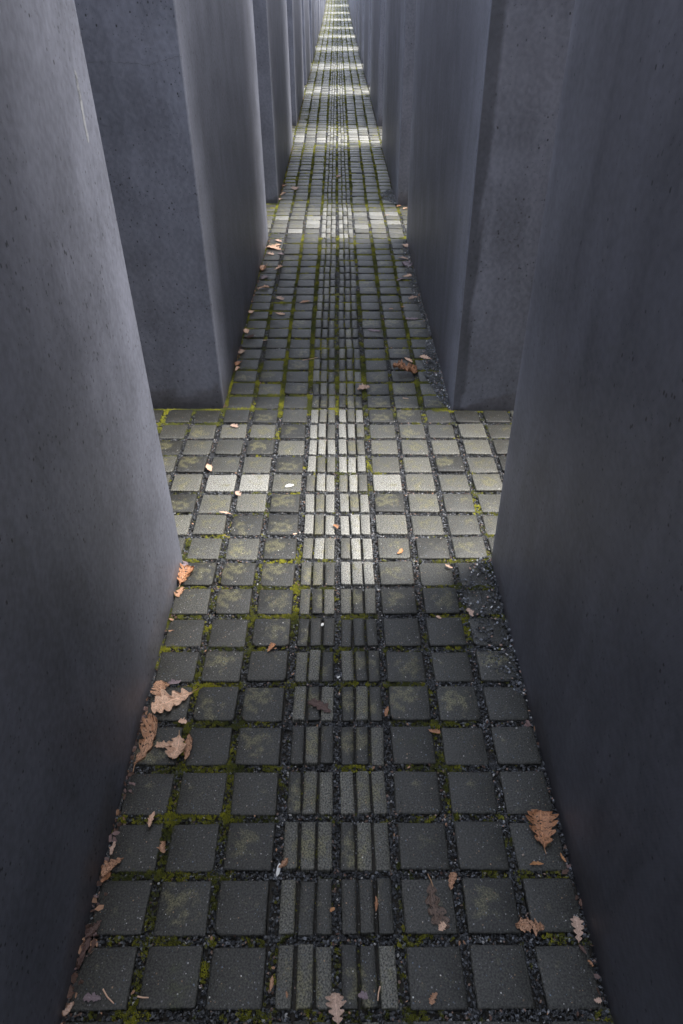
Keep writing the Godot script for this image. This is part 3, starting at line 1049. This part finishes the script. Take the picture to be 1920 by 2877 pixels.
# ================================================================== leaves
# kind, foot x, foot d, tip x, tip d, width / length, tone, curl, label
const LEAVES := [
	["oak", -0.363, 1.112, -0.458, 1.064, 0.62, "tan", 0.50, "large flat tan oak leaf with its stalk pointing right, beside the nearest left stela"],
	["scrap", -0.441, 1.096, -0.455, 1.149, 0.80, "mottled", 0.50, "pale torn oak leaf half under the large flat tan leaf"],
	["scrap", -0.429, 1.137, -0.397, 1.148, 0.45, "purple", 1.20, "purplish curled leaf scrap just beyond the large flat tan leaf"],
	["curl", -0.460, 0.911, -0.443, 1.034, 0.42, "mottled", 1.60, "long curled spotted brown oak leaf leaning along the foot of the nearest left stela"],
	["curl", -0.373, 0.988, -0.375, 0.917, 0.85, "tan", 1.10, "tan cupped leaf with upright stalk on a paver by the nearest left stela"],
	["scrap", -0.384, 0.962, -0.424, 0.956, 0.50, "tan", 0.80, "folded wing of a tan leaf touching the cupped leaf"],
	["scrap", -0.382, 1.027, -0.362, 1.022, 0.80, "tan", 0.40, "small rounded tan leaf lobe in the moss above the cupped leaf"],
	["sliver", -0.350, 0.990, -0.348, 0.922, 0.28, "mottled", 0.80, "narrow crumbled brown leaf standing in the joint right of the cupped leaf"],
	["curl", 0.425, 0.715, 0.436, 0.797, 0.95, "rust", 0.75, "large rust brown oak leaf with finger lobes beside the nearest right stela"],
	["sliver", 0.388, 0.682, 0.417, 0.683, 0.30, "orange", 0.50, "tiny orange toothed leaf remnant on gravel below the rust oak leaf"],
	["sliver", 0.456, 0.706, 0.463, 0.686, 0.28, "orange", 0.50, "orange sliver of leaf wedged against the nearest right stela below the rust oak leaf"],
	["sliver", -0.392, 0.798, -0.395, 0.761, 0.34, "tan", 0.70, "pale tan leaf splinter with a white tip on a paver"],
	["scrap", -0.362, 0.733, -0.353, 0.708, 0.60, "mottled", 1.00, "crumpled brown shred in the joint right of the pale splinter leaf"],
	["scrap", -0.459, 0.732, -0.462, 0.705, 0.42, "pink", 0.70, "pale pinkish flake of leaf between a paver and the nearest left stela"],
	["curl", -0.433, 0.696, -0.469, 0.662, 0.62, "mottled", 1.20, "rough brown oak leaf with pale edge in the mossy corner at the nearest left stela"],
	["scrap", -0.451, 0.669, -0.466, 0.651, 0.60, "rust", 0.90, "reddish crumbled leaf end under the rough brown leaf at the nearest left stela"],
	["scrap", -0.447, 0.581, -0.467, 0.549, 0.45, "dark", 1.00, "dark purple brown leaf lying in the gap along the nearest left stela"],
	["sliver", -0.457, 0.562, -0.464, 0.496, 0.20, "dark", 0.90, "long narrow dark leaf squeezed between paver and nearest left stela"],
	["curl", -0.460, 0.449, -0.470, 0.427, 0.60, "pink", 1.00, "pale crumpled leaf at the bottom left corner against the wall"],
	["scrap", -0.444, 0.453, -0.413, 0.453, 0.50, "purple", 0.80, "purple leaf flakes in the joint right of the pale corner leaf"],
	["sliver", -0.413, 0.467, -0.388, 0.445, 0.10, "tan", 0.20, "thin bent tan stalk crossing the joint near the bottom left"],
	["sliver", -0.350, 0.456, -0.330, 0.454, 0.16, "tan", 0.10, "short straight tan twig lying across moss near the bottom"],
	["oak", 0.002, 0.412, -0.003, 0.461, 0.68, "pink", 0.55, "pale brown oak leaf standing in the centre joint at the bottom edge"],
	["bean", -0.118, 0.676, -0.100, 0.696, 0.50, "mottled", 0.60, "brown bean shaped seed husk beside a white dropping"],
	["sliver", 0.075, 0.623, 0.074, 0.594, 0.24, "rust", 0.50, "rust brown sliver stuck in a strip paver joint"],
	["scrap", -0.013, 0.594, -0.005, 0.601, 0.80, "orange", 0.40, "tiny orange leaf bit in the centre joint"],
	["scrap", 0.036, 0.456, 0.054, 0.452, 0.70, "purple", 0.60, "small purple leaf scrap in the gravel right of the bottom oak leaf"],
	["sliver", -0.090, 0.463, -0.088, 0.452, 0.40, "rust", 0.40, "short brown leaf stub in the joint below the left strip pavers"],
	["sliver", -0.116, 0.487, -0.118, 0.462, 0.30, "mottled", 0.80, "ragged brown leaf shred in the joint left of the left strip pavers"],
	["sliver", 0.076, 0.469, 0.071, 0.447, 0.14, "tan", 0.20, "thin tan needle at the foot of a right strip paver"],
	["oak", 0.186, 0.650, 0.206, 0.561, 0.42, "thin", 0.12, "translucent dark brown leaf flattened across the edge of a paver"],
	["curl", 0.223, 0.633, 0.236, 0.666, 0.55, "mottled", 0.90, "small folded brown leaf beside the top of the translucent leaf"],
	["scrap", 0.202, 0.574, 0.191, 0.560, 0.80, "tan", 0.50, "small light scrap at the lower end of the translucent leaf"],
	["arch", 0.336, 0.568, 0.390, 0.567, 0.50, "mottled", 1.00, "arched curled brown leaf bridging a joint near the nearest right stela"],
	["oak", 0.447, 0.538, 0.454, 0.585, 0.48, "pink", 0.30, "small pale oak leaf lying upright at the nearest right stela"],
	["sliver", 0.446, 0.536, 0.456, 0.518, 0.35, "dark", 0.60, "dark narrow leaf continuing below the small pale oak leaf"],
	["scrap", 0.175, 0.460, 0.162, 0.442, 0.60, "mottled", 0.90, "small curled brown leaf in the joint near the lower right"],
	["scrap", 0.449, 0.448, 0.462, 0.446, 0.80, "pink", 0.40, "pale heart shaped leaf scrap at the nearest right stela"],
	["scrap", 0.456, 0.509, 0.462, 0.499, 0.60, "rust", 0.60, "rust leaf fragment in the gravel at the nearest right stela"],
	["curl", -0.185, 1.243, -0.168, 1.273, 0.60, "rust", 1.10, "small curled rust leaf on the joint left of the left strip pavers"],
	["scrap", -0.072, 1.082, -0.016, 1.052, 0.45, "dark", 0.25, "dark brown flat leaf pasted on two strip pavers"],
	["sliver", 0.125, 1.068, 0.117, 1.037, 0.35, "rust", 0.90, "upright rolled brown leaf in the joint right of the right strip pavers"],
	["curl", 0.218, 1.002, 0.244, 0.988, 0.60, "rust", 1.10, "dark red curled leaf at a paver corner right of the strips"],
	["scrap", 0.373, 1.405, 0.380, 1.372, 0.55, "pink", 0.50, "pinkish brown leaf scrap beside the gravel spill at the right"],
	["scrap", 0.278, 1.373, 0.291, 1.364, 0.60, "tan", 0.40, "tiny tan leaf grain in the joint left of the gravel spill"],
	["curl", -0.464, 1.504, -0.444, 1.583, 0.75, "rust", 1.00, "orange brown oak leaf leaning at the far corner of the nearest left stela"],
	["scrap", -0.462, 1.570, -0.470, 1.609, 0.50, "purple", 0.70, "purplish leaf at the corner just behind the orange brown leaf"],
	["scrap", -0.454, 1.492, -0.461, 1.450, 0.60, "mottled", 1.00, "crumpled brown leaf just in front of the orange brown corner leaf"],
	["scrap", -0.425, 2.432, -0.396, 2.410, 0.80, "pink", 0.40, "pinkish leaf scrap on a paver in front of the second left stela"],
	["crumple", 0.088, 2.726, 0.142, 2.738, 0.80, "pink", 0.70, "pale pink cupped leaf right of the right strip pavers"],
	["sliver", -0.479, 2.145, -0.459, 2.098, 0.50, "tan", 0.50, "small tan leaf on its edge in the first crossing"],
	["scrap", -0.353, 1.975, -0.335, 1.951, 0.70, "pink", 0.40, "tiny pale pink leaf bit below a pale paver in the first crossing"],
	["sliver", -0.395, 1.857, -0.355, 1.847, 0.22, "tan", 0.40, "two pale tan seed wings in a joint of the first crossing"],
	["sliver", 0.188, 1.641, 0.204, 1.667, 0.50, "orange", 0.50, "small orange tan leaf on a paver right of the strips"],
	["sliver", -0.143, 1.739, -0.129, 1.743, 0.50, "tan", 0.30, "tan flake at the edge of a yellowed paver"],
	["scrap", -0.012, 1.789, 0.002, 1.767, 0.60, "rust", 0.50, "tiny rust leaf in the centre joint of the first crossing"],
	["scrap", 0.331, 1.591, 0.351, 1.575, 0.40, "tan", 0.50, "tan leaf bit on the joint near the nearest right stela corner"],
	["crumple", 0.255, 2.925, 0.362, 2.886, 0.55, "rust", 1.60, "big crumpled dark brown leaf near the second right stela"],
	["scrap", 0.271, 2.980, 0.325, 2.944, 0.50, "purple", 0.20, "flat purple leaf behind the big crumpled leaf"],
	["oak", 0.439, 3.033, 0.398, 3.072, 0.75, "tan", 0.25, "clean pale tan oak leaf beside the gravel at the second right stela"],
	["sliver", 0.318, 3.052, 0.350, 2.995, 0.32, "tan", 0.80, "thin twisted tan leaf between the crumpled leaf and the pale oak leaf"],
	["sliver", 0.280, 2.652, 0.304, 2.645, 0.20, "tan", 0.10, "straight tan stick in a joint before the second right stela"],
	["oak", -0.368, 4.663, -0.463, 4.738, 0.60, "tan", 0.50, "largest tan leaf of the group at the far end of the second left stela"],
	["scrap", -0.412, 4.754, -0.376, 4.785, 0.70, "tan", 0.50, "small tan leaf touching the largest leaf of the far left group"],
	["scrap", -0.421, 4.879, -0.378, 4.848, 0.60, "pink", 0.50, "farthest pinkish leaf of the group by the second left stela"],
	["scrap", -0.454, 4.597, -0.410, 4.568, 0.70, "pink", 0.50, "pinkish leaf on the wall side nearest the camera in the far left group"],
	["scrap", -0.381, 4.605, -0.344, 4.576, 0.60, "purple", 0.30, "greyish purple leaf at the joint in the far left group"],
	["curl", -0.383, 4.288, -0.334, 4.328, 0.50, "tan", 0.80, "curled tan leaf across a joint beside the second left stela"],
	["scrap", -0.445, 4.118, -0.420, 4.167, 0.80, "purple", 0.30, "pale purple leaf on the first paver beside the second left stela"],
	["curl", -0.454, 3.959, -0.390, 3.976, 0.50, "tan", 0.80, "long pale leaf at the wall of the second left stela"],
	["scrap", -0.335, 3.825, -0.300, 3.788, 0.80, "pink", 0.40, "pinkish purple leaf at the head of a paver in the second column"],
	["sliver", -0.149, 3.761, -0.207, 3.740, 0.45, "mottled", 0.60, "brown forked leaf on a paver left of the left strip pavers"],
	["oak", -0.329, 3.602, -0.278, 3.573, 0.50, "tan", 0.30, "pale jagged leaf on the edge of a paver in the second column"],
	["crumple", -0.449, 3.267, -0.416, 3.293, 0.60, "dark", 1.00, "crumbled dark leaf on a paver joint beside the second left stela"],
	["sliver", -0.372, 3.242, -0.344, 3.242, 0.30, "pink", 0.30, "pale sliver in a joint beside the second left stela"],
	["sliver", -0.162, 3.022, -0.092, 3.052, 0.08, "tan", 0.30, "long thin tan straw across a joint left of the strips"],
	["scrap", -0.455, 4.262, -0.455, 4.367, 0.50, "mottled", 0.80, "brown leaf tucked under the wall of the second left stela beside the curled tan leaf"],
	["scrap", -0.461, 3.588, -0.453, 3.627, 0.80, "tan", 0.50, "round tan leaf bit against the wall of the second left stela"],
	["sliver", -0.451, 3.328, -0.468, 3.390, 0.50, "tan", 0.70, "tan leaf on edge in the wall gap of the second left stela"],
	["scrap", -0.454, 3.135, -0.464, 3.091, 0.70, "pink", 0.70, "pinkish leaf in the wall gap near the front corner of the second left stela"],
	["scrap", -0.460, 3.010, -0.464, 2.958, 0.70, "rust", 0.90, "dark rust leaf in the wall gap nearest the front corner of the second left stela"],
	["sliver", -0.454, 2.958, -0.464, 2.915, 0.50, "tan", 0.70, "tan leaf tip pointing to the front corner of the second left stela"],
	["scrap", 0.444, 4.787, 0.464, 4.734, 0.80, "tan", 0.50, "tan leaf at the far foot of the second right stela"],
	["sliver", 0.389, 4.506, 0.455, 4.479, 0.40, "pink", 0.60, "long pink leaf lying against the second right stela"],
	["scrap", 0.417, 4.423, 0.450, 4.343, 0.70, "purple", 0.80, "crumpled purple brown leaf against the second right stela"],
	["oak", 0.395, 4.163, 0.448, 4.188, 0.70, "tan", 0.60, "bright tan star shaped leaf beside the second right stela"],
	["sliver", 0.350, 4.089, 0.402, 4.120, 0.40, "purple", 0.60, "purple leaf along a joint beside the bright star shaped leaf"],
	["crumple", 0.399, 3.794, 0.447, 3.815, 0.60, "pink", 0.80, "wrinkled pinkish leaf on the last column beside the second right stela"],
	["scrap", 0.280, 3.653, 0.303, 3.653, 0.60, "rust", 0.30, "small round rust leaf on a paver right of the strips"],
	["scrap", 0.349, 3.674, 0.367, 3.689, 0.60, "orange", 0.50, "small orange leaf in the joint near the wrinkled pinkish leaf"],
	["scrap", 0.358, 3.516, 0.427, 3.521, 0.45, "purple", 0.15, "flat purple leaf print on the last column beside the second right stela"],
	["scrap", 0.155, 3.377, 0.221, 3.355, 0.40, "purple", 0.15, "flat purple leaf print at the joint right of the strips"],
	["curl", -0.473, 6.155, -0.426, 6.201, 0.60, "tan", 0.80, "tan leaf at the near corner of the third left stela"],
	["scrap", -0.359, 6.344, -0.344, 6.429, 0.80, "pink", 0.40, "pale leaf on the second joint beside the third left stela"],
	["scrap", -0.472, 6.009, -0.458, 6.053, 0.80, "pink", 0.40, "pinkish leaf bit at the foot of the third left stela corner"],
	["scrap", -0.468, 6.453, -0.453, 6.504, 0.80, "rust", 0.50, "rust leaf in the wall gap of the third left stela"],
	["curl", -0.006, 6.794, 0.030, 6.849, 0.90, "pink", 0.60, "single pink leaf on the centre joint far down the path"],
	["scrap", 0.513, 5.721, 0.552, 5.755, 0.60, "tan", 0.50, "tan leaf in front of the third right stela"],
	["scrap", 0.469, 5.800, 0.504, 5.824, 0.60, "rust", 0.60, "rust leaf at the near corner of the third right stela"],
	["sliver", 0.356, 5.535, 0.397, 5.546, 0.40, "pink", 0.30, "pinkish sliver on yellow moss in the second crossing"],
]


const OAK_T := [0.0, 0.08, 0.13, 0.17, 0.22, 0.255, 0.28, 0.32, 0.36, 0.42, 0.46, 0.485, 0.52, 0.56, 0.63, 0.68, 0.70, 0.73, 0.77, 0.83, 0.87, 0.89, 0.91, 0.95, 0.985, 1.0]
const OAK_W := [0.03, 0.12, 0.42, 0.54, 0.50, 0.30, 0.30, 0.58, 0.76, 0.78, 0.64, 0.42, 0.46, 0.86, 1.0, 0.92, 0.58, 0.56, 0.84, 0.95, 0.82, 0.52, 0.46, 0.54, 0.36, 0.04]
const OAK_ENV := [0.03, 0.22, 0.44, 0.55, 0.60, 0.63, 0.66, 0.72, 0.77, 0.82, 0.85, 0.88, 0.90, 0.94, 1.0, 1.0, 1.0, 0.99, 0.98, 0.95, 0.88, 0.80, 0.72, 0.56, 0.36, 0.04]


func oak_edge(t: float, depth: float) -> float:      # half width of a lobed oak leaf along its midrib
	for i in range(1, OAK_T.size()):
		if t <= OAK_T[i]:
			var f: float = (t - OAK_T[i - 1]) / (OAK_T[i] - OAK_T[i - 1])
			f = f * f * (3.0 - 2.0 * f)
			var w: float = lerpf(OAK_W[i - 1], OAK_W[i], f)
			var e: float = lerpf(OAK_ENV[i - 1], OAK_ENV[i], f)
			return maxf(e - (e - w) * depth, 0.10 * e)
	return 0.04


func leaf_mesh(kind: String, length: float, ratio: float, curl: float, s: int) -> ArrayMesh:
	var r := RandomNumberGenerator.new()
	r.seed = s * 101 + 13
	var fn := noise(s + 500, 1.0, 2)
	var small := length < 0.035
	var nt := 20 if small else 60
	var nsd := 4 if small else 8
	var lobed := kind in ["oak", "curl"]
	var depth := r.randf_range(0.9, 1.15) if kind == "oak" else 0.8
	if kind == "oak" and ratio > 0.9:
		depth = 1.12
	var half := length * ratio * 0.5
	var bend := r.randf_range(-0.12, 0.12)
	var vs := []
	for i in nt + 1:
		var t := float(i) / nt
		var row := []
		for j in range(-nsd, nsd + 1):
			var sd := float(j) / nsd
			var side := 0 if j < 0 else 1
			var e: float
			if lobed:
				e = oak_edge(clampf(t + 0.018 * fn.get_noise_2d(t * 3.0, side * 11.0) + (0.02 if side else -0.01), 0.0, 1.0), depth) * (1.0 + 0.3 * fn.get_noise_2d(t * 2.5, side * 7.0))
				e = maxf(e, 0.02)
			elif kind == "sliver" or kind == "bean":
				e = pow(sin(PI * clampf(t, 0.01, 0.99)), 0.7) * (0.85 + 0.45 * fn.get_noise_2d(t * 5.0, side * 9.0))
			else:
				e = pow(sin(PI * clampf(t, 0.02, 0.98)), 0.42) * (0.82 + 0.75 * fn.get_noise_2d(t * 4.5, side * 9.0))
			e = clampf(e, 0.015, 1.3)
			var z := sd * e * half
			var x := t * length
			if lobed:
				x += absf(sd) * e * half * 0.30 * (1.0 - t) - length * 0.02
			z += bend * length * sin(PI * t)
			var a := absf(sd) * e
			var y := curl * half * 0.62 * a * a
			y += curl * length * 0.05 * sin(PI * t * 1.2 + s)
			y += length * (0.022 + 0.05 * curl) * fn.get_noise_2d(t * 5.0 + 20.0, sd * 2.6)
			if kind == "crumple":
				y += half * (0.38 * fn.get_noise_2d(t * 9.0, sd * 6.0) + 0.45 * (1.0 - a * a)) * minf(curl, 1.2)
			if kind == "arch":
				y += length * 0.27 * sin(PI * t) - curl * half * 0.75 * a * a
			if kind == "curl":
				y += curl * length * 0.07 * t * t
				z *= 1.0 - 0.16 * curl * a
			if kind == "bean":
				y = half * (0.2 + 1.2 * sqrt(maxf(0.0, 1.0 - sd * sd)) * e)
			row.append(Vector3(x, maxf(y, -0.001) + 0.0022, z))
		vs.append(row)
	var st := SurfaceTool.new()
	st.begin(Mesh.PRIMITIVE_TRIANGLES)
	st.set_smooth_group(1)
	for i in nt:
		for j in nsd * 2:
			for q in [[0, 0], [1, 1], [0, 1], [0, 0], [1, 0], [1, 1]]:
				st.set_uv(Vector2(float(j + q[1]) / (nsd * 2), float(i + q[0]) / nt))
				st.add_vertex(vs[i + q[0]][j + q[1]])
	st.generate_normals()
	return st.commit()


func tube(points: Array, r0: float, r1: float) -> ArrayMesh:
	var st := SurfaceTool.new()
	st.begin(Mesh.PRIMITIVE_TRIANGLES)
	var rings := []
	for i in points.size():
		var a: Vector3 = points[maxi(i - 1, 0)]
		var b: Vector3 = points[mini(i + 1, points.size() - 1)]
		var dir := (b - a).normalized()
		var s := dir.cross(Vector3.UP).normalized()
		var u := s.cross(dir)
		var rad := lerpf(r0, r1, float(i) / (points.size() - 1))
		var ring := []
		for k in 5:
			var n := s * cos(k * TAU / 5) + u * sin(k * TAU / 5)
			ring.append([points[i] + n * rad, n])
		rings.append(ring)
	for i in points.size() - 1:
		for k in 5:
			var m := (k + 1) % 5
			for v in [rings[i][k], rings[i + 1][m], rings[i + 1][k], rings[i][k], rings[i][m], rings[i + 1][m]]:
				st.set_normal(v[1])
				st.add_vertex(v[0])
	return st.commit()


func build_leaves() -> void:
	for i in LEAVES.size():
		var l: Array = LEAVES[i]
		var kind: String = l[0]
		var foot := Vector3(l[1], ground_y(l[2]), -l[2])
		var tip := Vector3(l[3], ground_y(l[4]), -l[4])
		# keep clear of the blocks
		var length := foot.distance_to(tip)
		var dir := (tip - foot).normalized()
		var side := dir.cross(Vector3.UP).normalized()
		var up := side.cross(dir)
		var b := Basis(dir, up, side)
		var lift := 0.0012 + 0.0006 * (i % 3)
		var name_it := "twig" if l[8].contains("twig") or l[8].contains("stick") or l[8].contains("straw") or l[8].contains("needle") or l[8].contains("stalk crossing") else ("seed_husk" if kind == "bean" else ("oak_leaf" if kind in ["oak", "curl", "arch", "crumple"] else "leaf_scrap"))
		var mat: Material = M["leaf_" + l[6]]
		if name_it == "twig":
			var t := MeshInstance3D.new()
			t.name = numbered("twig")
			var mid := Vector3(length * 0.5, 0.003, length * 0.05)
			t.mesh = tube([Vector3(0, 0.002, 0), mid, Vector3(length, 0.0025, 0)], 0.0016, 0.0011)
			t.material_override = mat
			t.transform = Transform3D(b, foot + Vector3(0, lift, 0))
			add_child(t, true)
			tag(t, l[8], "twig")
			continue
		var mesh := leaf_mesh(kind, length, l[5], l[7], i)
		if kind in ["oak", "curl"] and length > 0.05:
			var o := thing(name_it, l[8], "leaf", "dead oak leaves on the path")
			o.transform = Transform3D(b, foot + Vector3(0, lift, 0))
			part("blade", mesh, mat, o)
			part("stalk", tube([Vector3(-length * 0.16, 0.004, length * 0.03), Vector3(0.0, 0.0035, 0), Vector3(length * 0.12, 0.0042, 0)], 0.0009, 0.0011), M["stalk"], o)
		else:
			var o := MeshInstance3D.new()
			o.name = numbered(name_it)
			o.mesh = mesh
			o.material_override = mat
			o.transform = Transform3D(b, foot + Vector3(0, lift, 0))
			add_child(o, true)
			tag(o, l[8], "seed" if kind == "bean" else "leaf", "" if kind == "bean" else "dead oak leaves on the path")


# ================================================================== droppings
func splat(w: float, l: float, s: int) -> ArrayMesh:
	var r := RandomNumberGenerator.new()
	r.seed = s
	var st := SurfaceTool.new()
	st.begin(Mesh.PRIMITIVE_TRIANGLES)
	st.set_smooth_group(1)
	var n := 16
	var rim := []
	for k in n:
		var a := k * TAU / n
		var f := r.randf_range(0.78, 1.15)
		rim.append(Vector3(cos(a) * l * f, 0.0004, sin(a) * w * f))
	for k in n:
		var p: Vector3 = rim[k]
		var q: Vector3 = rim[(k + 1) % n]
		var h := Vector3(0, 0.0022, 0)
		for v in [h, p * 0.6 + h * 0.8, q * 0.6 + h * 0.8, p * 0.6 + h * 0.8, p, q, p * 0.6 + h * 0.8, q, q * 0.6 + h * 0.8]:
			st.add_vertex(v)
	st.generate_normals()
	return st.commit()


func build_small_things() -> void:
	var list := [
		[-0.169, 2.012, 0.009, 0.0155, 0.4, "white oval bird dropping on a yellowed paver in the first crossing"],
		[-0.1185, 0.676, 0.0040, 0.0130, 1.4, "streaky white bird dropping in the joint beside the seed husk"],
		[-0.041, 1.344, 0.0040, 0.0060, 1.2, "small white bird dropping on a narrow paver left of the centre joint"],
		[0.003, 1.164, 0.0030, 0.0050, 0.8, "tiny white fleck in the centre joint near the nearest stelae"],
		[0.206, 27.36, 0.020, 0.022, 0.0, "white spot far down the path right of its middle"],
	]
	for i in list.size():
		var e: Array = list[i]
		var o := MeshInstance3D.new()
		o.name = numbered("bird_dropping")
		o.mesh = splat(e[2], e[3], 700 + i)
		o.material_override = M["dropping"]
		o.transform = Transform3D(Basis(Vector3.UP, e[4]), Vector3(e[0], ground_y(e[1]) + (0.0015 if i != 1 and i != 3 else -0.003), -e[1]))
		add_child(o, true)
		tag(o, e[5], "dropping")
